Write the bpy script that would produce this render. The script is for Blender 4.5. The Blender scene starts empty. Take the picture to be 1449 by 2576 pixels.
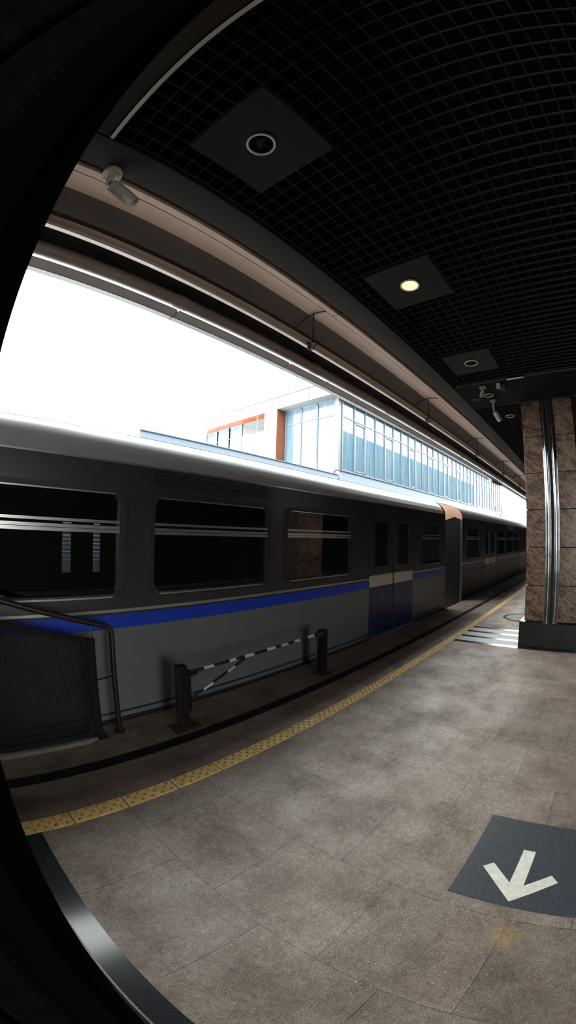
import bpy, bmesh, math, random
from mathutils import Matrix, Vector
random.seed(7)
scn = bpy.context.scene
COL = scn.collection
PI = math.pi

# ------------------------------------------------------------------ materials
def new_mat(name):
    m = bpy.data.materials.new(name); m.use_nodes = True
    nt = m.node_tree
    return m, nt, nt.nodes['Principled BSDF']
def pset(b, **kw):
    for k, v in kw.items():
        b.inputs[k.replace('_', ' ')].default_value = v
def rgb(c): return (c[0], c[1], c[2], 1)
def node(nt, t, **kw):
    n = nt.nodes.new(t)
    for k, v in kw.items(): setattr(n, k, v)
    return n
def noise(nt, vec, scale, detail=4, rough=.6, dist=0):
    n = node(nt, 'ShaderNodeTexNoise'); n.inputs['Scale'].default_value = scale
    n.inputs['Detail'].default_value = detail; n.inputs['Roughness'].default_value = rough
    n.inputs['Distortion'].default_value = dist
    if vec is not None: nt.links.new(vec, n.inputs['Vector'])
    return n.outputs['Fac']
def ramp(nt, fac, stops):
    r = node(nt, 'ShaderNodeValToRGB')
    e = r.color_ramp.elements
    while len(e) < len(stops): e.new(.5)
    for i, (p, c) in enumerate(stops):
        e[i].position = p; e[i].color = rgb(c) if not isinstance(c, (int, float)) else (c, c, c, 1)
    nt.links.new(fac, r.inputs['Fac']); return r.outputs['Color']
def mth(nt, op, a, b=None, c=None):
    n = node(nt, 'ShaderNodeMath', operation=op)
    for i, v in enumerate((a, b, c)):
        if v is None: continue
        if isinstance(v, (int, float)): n.inputs[i].default_value = v
        else: nt.links.new(v, n.inputs[i])
    return n.outputs[0]
def mix(nt, fac, a, b, blend='MIX'):
    n = node(nt, 'ShaderNodeMix', data_type='RGBA', blend_type=blend)
    for s, v in ((n.inputs[0], fac), (n.inputs[6], a), (n.inputs[7], b)):
        if isinstance(v, (int, float)): s.default_value = v
        elif isinstance(v, tuple): s.default_value = rgb(v)
        else: nt.links.new(v, s)
    return n.outputs[2]
def bump(nt, b, h, strength=.3, dist=.002):
    n = node(nt, 'ShaderNodeBump'); n.inputs['Strength'].default_value = strength; n.inputs['Distance'].default_value = dist
    nt.links.new(h, n.inputs['Height']); nt.links.new(n.outputs[0], b.inputs['Normal'])
def objco(nt): return node(nt, 'ShaderNodeTexCoord').outputs['Object']
def plain(name, col, rough=.5, metal=0., var=.12, scale=6., spec=.5):
    """paint or metal with a faint uneven tone"""
    m, nt, b = new_mat(name)
    pset(b, Roughness=rough, Metallic=metal)
    b.inputs['Specular IOR Level'].default_value = spec
    f = noise(nt, objco(nt), scale, 5)
    lo = tuple(max(0, x * (1 - var)) for x in col); hi = tuple(min(1, x * (1 + var)) for x in col)
    nt.links.new(ramp(nt, f, [(.3, lo), (.7, hi)]), b.inputs['Base Color'])
    return m

def stone_floor():
    m, nt, b = new_mat('worn_granite_slabs')
    co = objco(nt)
    sep = node(nt, 'ShaderNodeSeparateXYZ'); nt.links.new(co, sep.inputs[0])
    X, Y = sep.outputs[0], sep.outputs[1]
    def zone(x0, dx, y0, dy, stag):
        u = mth(nt, 'DIVIDE', mth(nt, 'SUBTRACT', X, x0), dx)
        cu = mth(nt, 'FLOOR', u); fu = mth(nt, 'SUBTRACT', u, cu)
        par = mth(nt, 'FLOORED_MODULO', cu, 2.0)
        v = mth(nt, 'DIVIDE', mth(nt, 'SUBTRACT', Y, mth(nt, 'MULTIPLY_ADD', par, stag, y0)), dy)
        cv = mth(nt, 'FLOOR', v); fv = mth(nt, 'SUBTRACT', v, cv)
        du = mth(nt, 'MULTIPLY', mth(nt, 'MINIMUM', fu, mth(nt, 'SUBTRACT', 1.0, fu)), dx)
        dv = mth(nt, 'MULTIPLY', mth(nt, 'MINIMUM', fv, mth(nt, 'SUBTRACT', 1.0, fv)), dy)
        d = mth(nt, 'MINIMUM', du, dv)
        idv = mth(nt, 'MULTIPLY_ADD', cu, 13.37, mth(nt, 'MULTIPLY', cv, 7.71))
        return d, idv
    d1, i1 = zone(.158, .5225, .81, .54, .27)
    d2, i2 = zone(.5, .69, 1.2, 6., 0.)
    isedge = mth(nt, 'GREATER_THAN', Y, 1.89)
    def sel(a, c):
        n = node(nt, 'ShaderNodeMix', data_type='FLOAT')
        nt.links.new(isedge, n.inputs[0]); nt.links.new(a, n.inputs[2]); nt.links.new(c, n.inputs[3]); return n.outputs[0]
    d, idv = sel(d1, d2), sel(i1, i2)
    w = node(nt, 'ShaderNodeTexWhiteNoise', noise_dimensions='1D'); nt.links.new(idv, w.inputs['W'])
    tone = w.outputs['Value']
    wob = noise(nt, co, 9, 3)
    joint = mth(nt, 'LESS_THAN', d, mth(nt, 'MULTIPLY_ADD', wob, .0052, -.0012))
    speck = noise(nt, co, 150, 3, .75); patch = noise(nt, co, 2.6, 6, .7); mid = noise(nt, co, 34, 5, .75, .6); fleck = noise(nt, co, 75, 2, .6)
    base = ramp(nt, mid, [(.28, (.055, .044, .036)), (.5, (.150, .129, .111)), (.72, (.27, .243, .218))])
    base = mix(nt, .5, base, ramp(nt, speck, [(.36, (.045, .036, .03)), (.5, (.16, .138, .12)), (.66, (.34, .31, .28))]))
    base = mix(nt, 1., base, ramp(nt, tone, [(0., .80), (1., 1.12)]), 'MULTIPLY')
    base = mix(nt, 1., base, ramp(nt, patch, [(.32, (.56, .51, .47)), (.5, (.95, .92, .90)), (.68, (1.3, 1.33, 1.34))]), 'MULTIPLY')
    base = mix(nt, ramp(nt, fleck, [(.655, 0.), (.73, .6)]), base, (.47, .44, .40))
    stain = noise(nt, co, 7.5, 2, .5)
    base = mix(nt, ramp(nt, stain, [(.70, 0.), (.76, .55)]), base, (.05, .042, .036))
    chip = noise(nt, co, 26, 4, .7)
    salt = mth(nt, 'MULTIPLY', ramp(nt, chip, [(.62, 0.), (.70, .7)]), mth(nt, 'LESS_THAN', d, .009))
    base = mix(nt, salt, base, (.42, .39, .36))
    base = mix(nt, mth(nt, 'MULTIPLY', joint, .85), base, (.022, .019, .017))
    base = mix(nt, 1., base, (1.32, 1.17, 1.13), 'MULTIPLY')
    edge_shade = mth(nt, 'MULTIPLY', isedge, mth(nt, 'MULTIPLY_ADD', mth(nt, 'GREATER_THAN', Y, 2.35), .3, .05))  # shade along the track edge, mixed into the stone colour
    base = mix(nt, edge_shade, base, mix(nt, 1., base, (.40, .34, .31), 'MULTIPLY'))
    # a rubbed ochre smear on the paving
    vd = node(nt, 'ShaderNodeVectorMath', operation='DISTANCE'); nt.links.new(co, vd.inputs[0]); vd.inputs[1].default_value = (1.11, -.02, 0)
    och = mth(nt, 'MULTIPLY', ramp(nt, vd.outputs['Value'], [(.02, 1.), (.09, 0.)]), ramp(nt, noise(nt, co, 60, 4), [(.42, 0.), (.58, .8)]))
    base = mix(nt, och, base, (.36, .22, .05))
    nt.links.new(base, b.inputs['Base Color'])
    nt.links.new(ramp(nt, patch, [(.3, .72), (.7, .46)]), b.inputs['Roughness'])
    b.inputs['Specular IOR Level'].default_value = .45
    bump(nt, b, mth(nt, 'SUBTRACT', mth(nt, 'MULTIPLY_ADD', mid, .5, mth(nt, 'MULTIPLY', speck, .4)), joint), .35, .0025)
    return m
def granite(name, dark, light, rough, scale=160, spec=.5, bmp=.0):
    m, nt, b = new_mat(name)
    co = objco(nt); s = noise(nt, co, scale, 3, .8)
    nt.links.new(ramp(nt, s, [(.35, dark), (.68, light)]), b.inputs['Base Color'])
    pset(b, Roughness=rough); b.inputs['Specular IOR Level'].default_value = spec
    if bmp: bump(nt, b, s, bmp, .002)
    return m
def tactile_mat():
    m, nt, b = new_mat('worn_yellow_tactile_paint')
    g = node(nt, 'ShaderNodeNewGeometry').outputs['Position']
    f = noise(nt, g, 22, 5, .7); f2 = noise(nt, g, 5.5, 4, .65)
    c = ramp(nt, f, [(.3, (.62, .36, .10)), (.62, (.88, .58, .21))])
    c = mix(nt, ramp(nt, noise(nt, g, 40, 4, .7), [(.56, 0.), (.68, .75)]), c, (.16, .12, .08))
    c = mix(nt, mth(nt, 'MULTIPLY', ramp(nt, f2, [(.58, 0.), (.66, .8)]), ramp(nt, f, [(.5, 0.), (.62, 1.)])), c, (.62, .58, .52))
    nt.links.new(c, b.inputs['Base Color']); pset(b, Roughness=.55)
    return m
def marble():
    m, nt, b = new_mat('brown_veined_marble')
    g = node(nt, 'ShaderNodeNewGeometry').outputs['Position']
    w0 = node(nt, 'ShaderNodeMapping'); nt.links.new(g, w0.inputs[0]); w0.inputs['Rotation'].default_value = (-.62, .35, .2)
    w = node(nt, 'ShaderNodeMapping'); nt.links.new(w0.outputs[0], w.inputs[0]); w.inputs['Scale'].default_value = (1, 1.0, 2.6)
    f = noise(nt, w.outputs[0], 4.6, 9, .70, 1.2)
    c = ramp(nt, f, [(.30, (.014, .011, .011)), (.42, (.062, .036, .028)), (.52, (.150, .088, .064)), (.62, (.175, .112, .086)), (.74, (.092, .078, .074))])
    c = mix(nt, ramp(nt, noise(nt, w.outputs[0], 17, 7, .8, 1.), [(.46, .0), (.60, .85)]), c, (.020, .016, .016))
    c = mix(nt, ramp(nt, noise(nt, g, 3.1, 3), [(.5, 0.), (.7, .45)]), c, (.17, .12, .065))
    vx = node(nt, 'ShaderNodeTexVoronoi', feature='DISTANCE_TO_EDGE'); vx.inputs['Scale'].default_value = 1.9
    wv = node(nt, 'ShaderNodeVectorMath', operation='ADD'); nt.links.new(g, wv.inputs[0])
    nn = node(nt, 'ShaderNodeTexNoise'); nn.inputs['Scale'].default_value = 3.; nn.inputs['Detail'].default_value = 6; nt.links.new(g, nn.inputs['Vector'])
    sc = node(nt, 'ShaderNodeVectorMath', operation='SCALE'); nt.links.new(nn.outputs['Color'], sc.inputs[0]); sc.inputs['Scale'].default_value = .55
    nt.links.new(sc.outputs[0], wv.inputs[1]); nt.links.new(wv.outputs[0], vx.inputs['Vector'])
    c = mix(nt, ramp(nt, vx.outputs['Distance'], [(.002, .85), (.008, .0)]), c, (.035, .013, .007))
    c = mix(nt, mth(nt, 'MULTIPLY', ramp(nt, vx.outputs['Distance'], [(.012, .9), (.05, .0)]), ramp(nt, noise(nt, g, 2.2, 2), [(.56, 0.), (.64, .8)])), c, (.075, .035, .018))
    nt.links.new(c, b.inputs['Base Color']); pset(b, Roughness=.22)
    return m
def glassy(name, tint=(.55, .6, .62), refl=1.0, base=.06):
    """thin pane: see-through with a mirror sheen"""
    m = bpy.data.materials.new(name); m.use_nodes = True; nt = m.node_tree; nt.nodes.clear()
    o = node(nt, 'ShaderNodeOutputMaterial'); t = node(nt, 'ShaderNodeBsdfTransparent'); t.inputs[0].default_value = rgb(tint)
    g = node(nt, 'ShaderNodeBsdfGlossy'); g.inputs['Roughness'].default_value = .015; g.inputs[0].default_value = (refl, refl, refl, 1)
    f = node(nt, 'ShaderNodeFresnel'); f.inputs[0].default_value = 1.5
    x = node(nt, 'ShaderNodeMixShader')
    nt.links.new(mth(nt, 'ADD', f.outputs[0], base), x.inputs[0]); nt.links.new(t.outputs[0], x.inputs[1]); nt.links.new(g.outputs[0], x.inputs[2])
    nt.links.new(x.outputs[0], o.inputs[0]); return m
def emit(name, col, s):
    m = bpy.data.materials.new(name); m.use_nodes = True; nt = m.node_tree; nt.nodes.clear()
    o = node(nt, 'ShaderNodeOutputMaterial'); e = node(nt, 'ShaderNodeEmission'); e.inputs[1].default_value = s
    f = noise(nt, objco(nt), 22, 3)
    nt.links.new(ramp(nt, f, [(.35, tuple(c * .75 for c in col)), (.65, col)]), e.inputs[0])
    nt.links.new(e.outputs[0], o.inputs[0]); return m
def striped_post():
    m, nt, b = new_mat('chipped_black_paint_on_wood')
    co = objco(nt); s = node(nt, 'ShaderNodeMapping'); s.inputs['Scale'].default_value = (1, 1, .18); nt.links.new(co, s.inputs[0])
    c = ramp(nt, noise(nt, s.outputs[0], 30, 5, .7), [(.48, (.008, .007, .006)), (.62, (.02, .016, .014)), (.70, (.14, .045, .025))])
    nt.links.new(c, b.inputs['Base Color']); pset(b, Roughness=.75); b.inputs['Specular IOR Level'].default_value = .12; return m

M = {}
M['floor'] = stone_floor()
M['dark_granite'] = granite('polished_dark_granite', (.008, .009, .012), (.034, .036, .044), .14, 220, .42)
M['band'] = granite('matt_black_band', (.006, .0055, .005), (.018, .016, .015), .75, 120, .12)
M['light_granite'] = granite('grey_speckled_granite', (.05, .05, .052), (.34, .34, .34), .42, 190, .6)
M['yellow'] = tactile_mat()
M['marble'] = marble()
M['marble'].node_tree.nodes['Principled BSDF'].inputs['Specular IOR Level'].default_value = .3
M['chrome'] = plain('polished_chrome', (.72, .73, .74), .07, 1., .05)
M['marble_dimmed'] = granite('marble_vignette_dark', (.004, .0035, .003), (.008, .0065, .0055), .9, 60, .0)  # left pillar's marble, blackened to stand for likely lens vignetting
M['chrome_dimmed'] = plain('chrome_vignette_dark', (.004, .0035, .003), .9, 0, .1, 6, .0)  # left pillar's chrome flutes, blackened for the same dimness
M['plinth'] = granite('polished_black_stone', (.006, .006, .006), (.016, .016, .016), .12, 90)
M['joint'] = plain('dark_joint', (.01, .009, .008), .8)
M['grid'] = plain('dark_grey_grid_bars', (.021, .018, .0155), .6, 0, .1, 6, .15)
M['void'] = plain('black_ceiling_void', (.009, .0085, .008), .95, 0, .1, 6, .05)
M['soffit'] = plain('taupe_soffit_paint', (.050, .041, .035), .55, 0, .06, 2, .2)
M['panel'] = plain('dark_taupe_lamp_panel', (.021, .0185, .0155), .6, 0, .05, 3, .2)
M['rose'] = plain('rose_beige_metal_panel', (.84, .57, .45), .40, 0, .05, 3)
M['canopy_dark'] = plain('dark_canopy_metal', (.014, .013, .014), .5)
M['strip'] = plain('mauve_brown_fascia', (.25, .205, .195), .38, .0, .08, 4)
M['pipe'] = plain('taupe_gutter_pipe', (.23, .19, .17), .33, 0, .2, 5)
M['tube'] = plain('white_enamel_tube', (.74, .76, .8), .2, 0, .04)
M['black'] = plain('black_metal', (.012, .012, .012), .45)
M['iron'] = plain('brushed_dark_steel', (.05, .046, .042), .36, .75, .2, 14)
M['perf'] = plain('perforated_brown_steel', (.008, .007, .006), .6, 0, .15, 10, .12)
M['post'] = striped_post()
M['white_paint'] = plain('chipped_white_paint', (.62, .59, .53), .55, 0, .2, 40)
M['rust'] = plain('rusty_steel', (.06, .038, .027), .8, 0, .4, 30, .15)
M['ivory_shaded'] = plain('ivory_shaded', (.30, .29, .26), .45, 0, .06)  # ivory with the dimness of the far ceiling put into its colour
M['ivory'] = plain('ivory_plastic', (.80, .79, .72), .4, 0, .05)
M['lens'] = plain('black_glass', (.006, .006, .007), .08)
M['ink'] = plain('black_print', (.02, .02, .02), .6)
M['arrow_field'] = granite('blue_grey_floor_vinyl', (.030, .034, .043), (.072, .078, .090), .42, 70, .5, .12)
M['arrow_white'] = plain('worn_white_vinyl', (.66, .64, .56), .55, 0, .14, 30)
M['train_grey'] = plain('train_dark_grey_paint', (.031, .0315, .0325), .32, 0, .04, 2)
M['train_light'] = plain('train_light_grey_paint', (.135, .137, .141), .34, 0, .05, 2)
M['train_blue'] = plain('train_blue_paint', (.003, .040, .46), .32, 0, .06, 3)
M['train_roof'] = plain('train_silver_roof', (.30, .30, .305), .36, .0, .06, 2)
M['train_bounce'] = plain('train_roof_bounce_white', (.80, .80, .80), .6, 0, .1, 1)
M['train_navy'] = plain('train_navy_door_and_shade', (.004, .012, .085), .34, 0, .06, 3)  # door paint; on the far car's stripe, blue darkened to paint in shade
M['train_shade'] = plain('train_light_grey_shaded', (.045, .044, .043), .4, 0, .05, 3, .3)  # light grey with the far car's shade put into the colour
M['train_white'] = plain('train_white_band', (.62, .54, .45), .35, 0, .05)
M['train_alu'] = plain('aluminium_trim', (.52, .50, .49), .28, .85, .08)
M['train_dark'] = plain('train_black_rubber', (.014, .014, .014), .5)
M['train_end_shade'] = plain('salmon_end_shade', (.008, .0075, .007), .85, 0, .1, 6, .05)
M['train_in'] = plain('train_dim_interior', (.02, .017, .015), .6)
M['train_seat'] = plain('train_brown_seat', (.10, .045, .032), .5)
M['train_end'] = plain('salmon_end_paint', (.30, .15, .09), .35, 0, .08)
M['train_glass'] = glassy('train_window_glass', (.42, .44, .45), 1., .05)
M['bld_white'] = plain('white_facade_panel', (0.162, 0.166, 0.170), .5, 0, .02, 1)
M['bld_grey'] = plain('blue_grey_sill_cladding', (.21, .25, .305), .45, 0, .03, 1)
M['bld_frame'] = plain('pale_window_frame', (.135, .165, .195), .4, 0, .03)
M['bld_orange'] = plain('orange_facade_panel', (0.170, 0.047, 0.019), .45, 0, .08, 2)
M['bld_louvre'] = plain('grey_louvre', (0.076, 0.085, 0.098), .5)
M['bld_in'] = plain('blue_shaded_room', (0.085, 0.136, 0.187), .7, 0, .25, .5)
def facade_glass():
    m = bpy.data.materials.new('blue_facade_glass'); m.use_nodes = True; nt = m.node_tree; nt.nodes.clear()
    o = node(nt, 'ShaderNodeOutputMaterial'); d = node(nt, 'ShaderNodeBsdfDiffuse'); g = node(nt, 'ShaderNodeBsdfGlossy'); t = node(nt, 'ShaderNodeBsdfTransparent')
    p = node(nt, 'ShaderNodeNewGeometry').outputs['Position']; mp = node(nt, 'ShaderNodeMapping'); mp.inputs['Scale'].default_value = (3.2, 3.2, .25); nt.links.new(p, mp.inputs[0])
    nt.links.new(ramp(nt, noise(nt, mp.outputs[0], 1.6, 4), [(.3, (.095, .18, .28)), (.5, (.16, .265, .345)), (.7, (.27, .36, .41))]), d.inputs[0])
    g.inputs[0].default_value = (.21, .225, .23, 1); g.inputs['Roughness'].default_value = .02; t.inputs[0].default_value = (.5, .7, .85, 1)
    x = node(nt, 'ShaderNodeMixShader'); x.inputs[0].default_value = .5; nt.links.new(d.outputs[0], x.inputs[1]); nt.links.new(g.outputs[0], x.inputs[2])
    y = node(nt, 'ShaderNodeMixShader'); y.inputs[0].default_value = .12; nt.links.new(x.outputs[0], y.inputs[1]); nt.links.new(t.outputs[0], y.inputs[2])
    nt.links.new(y.outputs[0], o.inputs[0]); return m
M['bld_glass'] = facade_glass()
M['concrete'] = plain('grey_concrete', (.28, .27, .26), .85, 0, .2, 3)
M['ballast'] = granite('track_ballast', (.05, .045, .04), (.22, .2, .18), .95, 24)
M['siding'] = plain('pale_siding', (.40, .43, .52), .55, 0, .05)
M['upper_wall'] = plain('blue_grey_upper_wall', (.07, .115, .165), .6, 0, .05, .6)
M['upper_win'] = plain('dark_strip_window', (.012, .016, .024), .4)
M['lamp_on'] = emit('warm_lit_lamp', (1., .87, .46), 1.5)
M['ring'] = plain('pale_lamp_ring', (.80, .76, .68), .5, .6, .04)
M['skin'] = plain('skin', (.42, .22, .15), .5, 0, .08, 30)

# ------------------------------------------------------------------ geometry helpers
class MB:
    def __init__(s): s.v = []; s.f = []; s.sm = []
    def add(s, vs, fs, smooth=False):
        o = len(s.v); s.v += [tuple(v) for v in vs]
        for f in fs: s.f.append(tuple(i + o for i in f)); s.sm.append(smooth)
        return s
    def box(s, x0, x1, y0, y1, z0, z1):
        return s.add([(x0,y0,z0),(x1,y0,z0),(x1,y1,z0),(x0,y1,z0),(x0,y0,z1),(x1,y0,z1),(x1,y1,z1),(x0,y1,z1)],
                     [(0,3,2,1),(4,5,6,7),(0,1,5,4),(1,2,6,5),(2,3,7,6),(3,0,4,7)])
    def tube(s, pts, r, n=12, cap=True):
        P = [Vector(p) for p in pts]; R = r if isinstance(r, (list, tuple)) else [r] * len(P)
        vs = []; up = None
        for i, p in enumerate(P):
            d = (P[min(i+1, len(P)-1)] - P[max(i-1, 0)]).normalized()
            if up is None:
                up = Vector((0,0,1)) if abs(d.z) < .9 else Vector((1,0,0))
            a = d.cross(up).normalized(); b = a.cross(d).normalized(); up = b
            vs += [p + (a*math.cos(2*PI*k/n) + b*math.sin(2*PI*k/n)) * R[i] for k in range(n)]
        fs = [(i*n+k, i*n+(k+1)%n, (i+1)*n+(k+1)%n, (i+1)*n+k) for i in range(len(P)-1) for k in range(n)]
        s.add(vs, fs, True)
        if cap:
            s.add(vs[:n], [tuple(range(n))[::-1]]); s.add(vs[-n:], [tuple(range(n))])
        return s
    def sweep(s, prof, x0, x1, axis='x', smooth=False, closed=False):
        """open or closed profile of (a, b) pairs run along an axis"""
        mk = {'x': lambda t, a, b: (t, a, b), 'z': lambda t, a, b: (a, b, t), 'y': lambda t, a, b: (a, t, b)}[axis]
        n = len(prof)
        vs = [mk(x0, *p) for p in prof] + [mk(x1, *p) for p in prof]
        m = n if closed else n - 1
        s.add(vs, [(i, (i+1) % n, n + (i+1) % n, n + i) for i in range(m)], smooth)
        if closed: s.add(vs, [tuple(range(n))[::-1], tuple(range(n, 2*n))])
        return s
    def slab(s, poly, z0, z1):
        n = len(poly)
        vs = [(x, y, z0) for x, y in poly] + [(x, y, z1) for x, y in poly]
        return s.add(vs, [tuple(range(n))[::-1], tuple(range(n, 2*n))] + [(i, (i+1) % n, n+(i+1) % n, n+i) for i in range(n)])
    def ring(s, c, r0, r1, z0, z1, n=40):
        vs = []
        for r, z in ((r0, z0), (r1, z0), (r1, z1), (r0, z1)):
            vs += [(c[0]+r*math.cos(2*PI*k/n), c[1]+r*math.sin(2*PI*k/n), z) for k in range(n)]
        return s.add(vs, [(j*n+k, j*n+(k+1) % n, ((j+1) % 4)*n+(k+1) % n, ((j+1) % 4)*n+k) for j in range(4) for k in range(n)])
    def disc(s, c, r, z0, z1, n=40):
        return s.slab([(c[0]+r*math.cos(2*PI*k/n), c[1]+r*math.sin(2*PI*k/n)) for k in range(n)], z0, z1)
    def moved(s, M4): s.v = [tuple(M4 @ Vector(v)) for v in s.v]; return s
    def build(s, name, mat, parent=None, loc=None, bevel=0, seg=2):
        me = bpy.data.meshes.new(name)
        off = Vector(loc) if loc else Vector((0,0,0))
        if parent is not None and loc is None: off = parent.matrix_world.translation.copy() if False else PARLOC.get(parent.name, Vector((0,0,0)))
        me.from_pydata([tuple(Vector(v) - off) for v in s.v], [], s.f)
        for p, q in zip(me.polygons, s.sm): p.use_smooth = q
        bm = bmesh.new(); bm.from_mesh(me); bmesh.ops.recalc_face_normals(bm, faces=bm.faces); bm.to_mesh(me); bm.free()
        me.materials.append(mat)
        o = bpy.data.objects.new(name, me); COL.objects.link(o)
        if parent is not None: o.parent = parent; PARLOC[o.name] = off if loc is None else off
        else: o.location = off; PARLOC[o.name] = off
        if bevel:
            b = o.modifiers.new('bevel', 'BEVEL'); b.width = bevel; b.segments = seg; b.limit_method = 'ANGLE'
        return o
PARLOC = {}
def tag(o, label=None, cat=None, group=None, kind=None):
    if label: o['label'] = label
    if cat: o['category'] = cat
    if group: o['group'] = group
    if kind: o['kind'] = kind
    return o
def thing(name, label, cat, loc=(0,0,0), group=None):
    o = bpy.data.objects.new(name, None); COL.objects.link(o); o.location = loc; o.empty_display_size = .1
    PARLOC[o.name] = Vector(loc)
    return tag(o, label, cat, group)
def struct(name, mb, mat, label=None, cat=None):
    return tag(mb.build(name, mat), label, cat, None, 'structure')
def copy_tree(o, loc, label=None):
    c = o.copy(); COL.objects.link(c); c.location = loc
    if label: c['label'] = label
    for ch in list(o.children):
        d = ch.copy(); COL.objects.link(d); d.parent = c
        for g in list(ch.children):
            e = g.copy(); COL.objects.link(e); e.parent = d
    return c
def rrect(x0, x1, z0, z1, r, n=5):
    pts = []
    for cx, cz, a in ((x1-r, z1-r, 0), (x0+r, z1-r, PI/2), (x0+r, z0+r, PI), (x1-r, z0+r, 1.5*PI)):
        pts += [(cx+r*math.cos(a+PI/2*k/n), cz+r*math.sin(a+PI/2*k/n)) for k in range(n+1)]
    return pts
def frame_xz(mb, x0, x1, z0, z1, r, w, y0, y1):
    """rounded rectangular ring in the xz plane between depths y0 and y1"""
    o = rrect(x0-w, x1+w, z0-w, z1+w, r+w); i = rrect(x0, x1, z0, z1, r); n = len(o)
    vs = [(a,y0,b) for a,b in o] + [(a,y0,b) for a,b in i] + [(a,y1,b) for a,b in o] + [(a,y1,b) for a,b in i]
    fs = []
    for k in range(n):
        j = (k+1) % n
        fs += [(k,j,n+j,n+k), (2*n+k,3*n+k,3*n+j,2*n+j), (k,2*n+k,2*n+j,j), (n+k,n+j,3*n+j,3*n+k)]
    return mb.add(vs, fs)

# ------------------------------------------------------------------ setting: floor
XA, XB = -9.0, 44.0
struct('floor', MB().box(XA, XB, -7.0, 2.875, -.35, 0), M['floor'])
struct('platform_edge_trim', MB().box(XA, XB, 2.876, 2.90, -.3, -.012), M['concrete'])
struct('track_ground', MB().box(-40, 120, 2.9, 9.9, -1.45, -1.15), M['ballast'])
struct('outer_ground', MB().box(-60, 140, -60, -7.0, -1.45, -.36), M['concrete'])
struct('trim_1', MB().box(XA, XB, 2.292, 2.392, -.01, .0015), M['band'])
for i, (a, c) in enumerate([(.048, .160), (-.335, -.225), (5.49, 5.60), (5.845, 5.945), (6.19, 6.285), (6.52, 6.62)]):
    struct('trim_%d' % (i+2), MB().box(a, c, -3.0, 1.828, -.01, .0025), M['dark_granite'])
for i, (a, c) in enumerate([(-.225, .048), (5.60, 5.845), (5.945, 6.19), (6.285, 6.52)]):
    struct('trim_%d' % (i+10), MB().box(a, c, -3.0, 1.826, -.01, .0015), M['light_granite'])

# yellow tactile tiles, one object each
def tactile_mesh(studs):
    mb = MB(); L, W = .322, .108
    if not studs: return mb.box(-L/2, L/2, 0, W, 0, .004)
    for yy, ph in ((.022, 0), (.054, .5), (.086, 0)):
        for k in range(5):
            x = -L/2 + .034 + .0645*k + ph*.0645
            if x > L/2 - .012: continue
            n = 10; vs = []
            for rr, zz in ((.0115, .0035), (.0095, .0078), (.004, .0092)):
                vs += [(x+rr*math.cos(2*PI*q/n), yy+rr*math.sin(2*PI*q/n), zz) for q in range(n)]
            mb.add(vs, [(j*n+q, j*n+(q+1)%n, (j+1)*n+(q+1)%n, (j+1)*n+q) for j in range(2) for q in range(n)] + [tuple(range(2*n, 3*n))], True)
    return mb
M['stud'] = plain('dark_ochre_stud', (.40, .22, .06), .5, 0, .3, 60)
t0 = None
for k in range(-3, 70):
    x = .192 + .33*k
    if t0 is None:
        t0 = tactile_mesh(False).build('tactile_tile', M['yellow'], None, (0,0,0)); o = t0
        tactile_mesh(True).build('stud', M['stud'], t0)
        tag(t0, 'worn yellow studded tactile tile set along the platform floor', 'tactile tile', 'yellow tactile tiles along the platform')
    else:
        o = copy_tree(t0, (0, 0, 0))
    o.location = (x, 1.836, 0.0)
    o.rotation_euler.z = random.uniform(-.006, .006)

# floor arrow sign
fa = thing('floor_arrow_sign', 'blue-grey square sticker with a white arrow on the granite platform floor', 'floor sign', (1.59, .03, 0))
MB().slab([(1.278, .305), (1.91, .302), (1.91, -.32), (1.272, -.30)], -.002, .003).build('sticker', M['arrow_field'], fa)
MB().slab([(1.305, .034), (1.493, .219), (1.533, .178), (1.424, .068), (1.672, .066), (1.672, .003), (1.421, .001), (1.521, -.110), (1.479, -.150)], .0032, .0045).build('arrow', M['arrow_white'], fa)

# manhole
mh = thing('manhole_cover', 'round iron manhole cover in the floor by the marble pillar', 'manhole cover', (7.75, 1.15, 0))
MB().ring((7.75, 1.15), .355, .405, -.002, .006).build('rim', M['rust'], mh)
mb = MB().disc((7.75, 1.15), .345, -.002, .004)
for k in range(-3, 4): mb.box(7.75-.25+.03*abs(k), 7.75+.25-.03*abs(k), 1.15+k*.085-.012, 1.15+k*.085+.012, .004, .009)
mb.build('lid', M['concrete'], mh)

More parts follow.
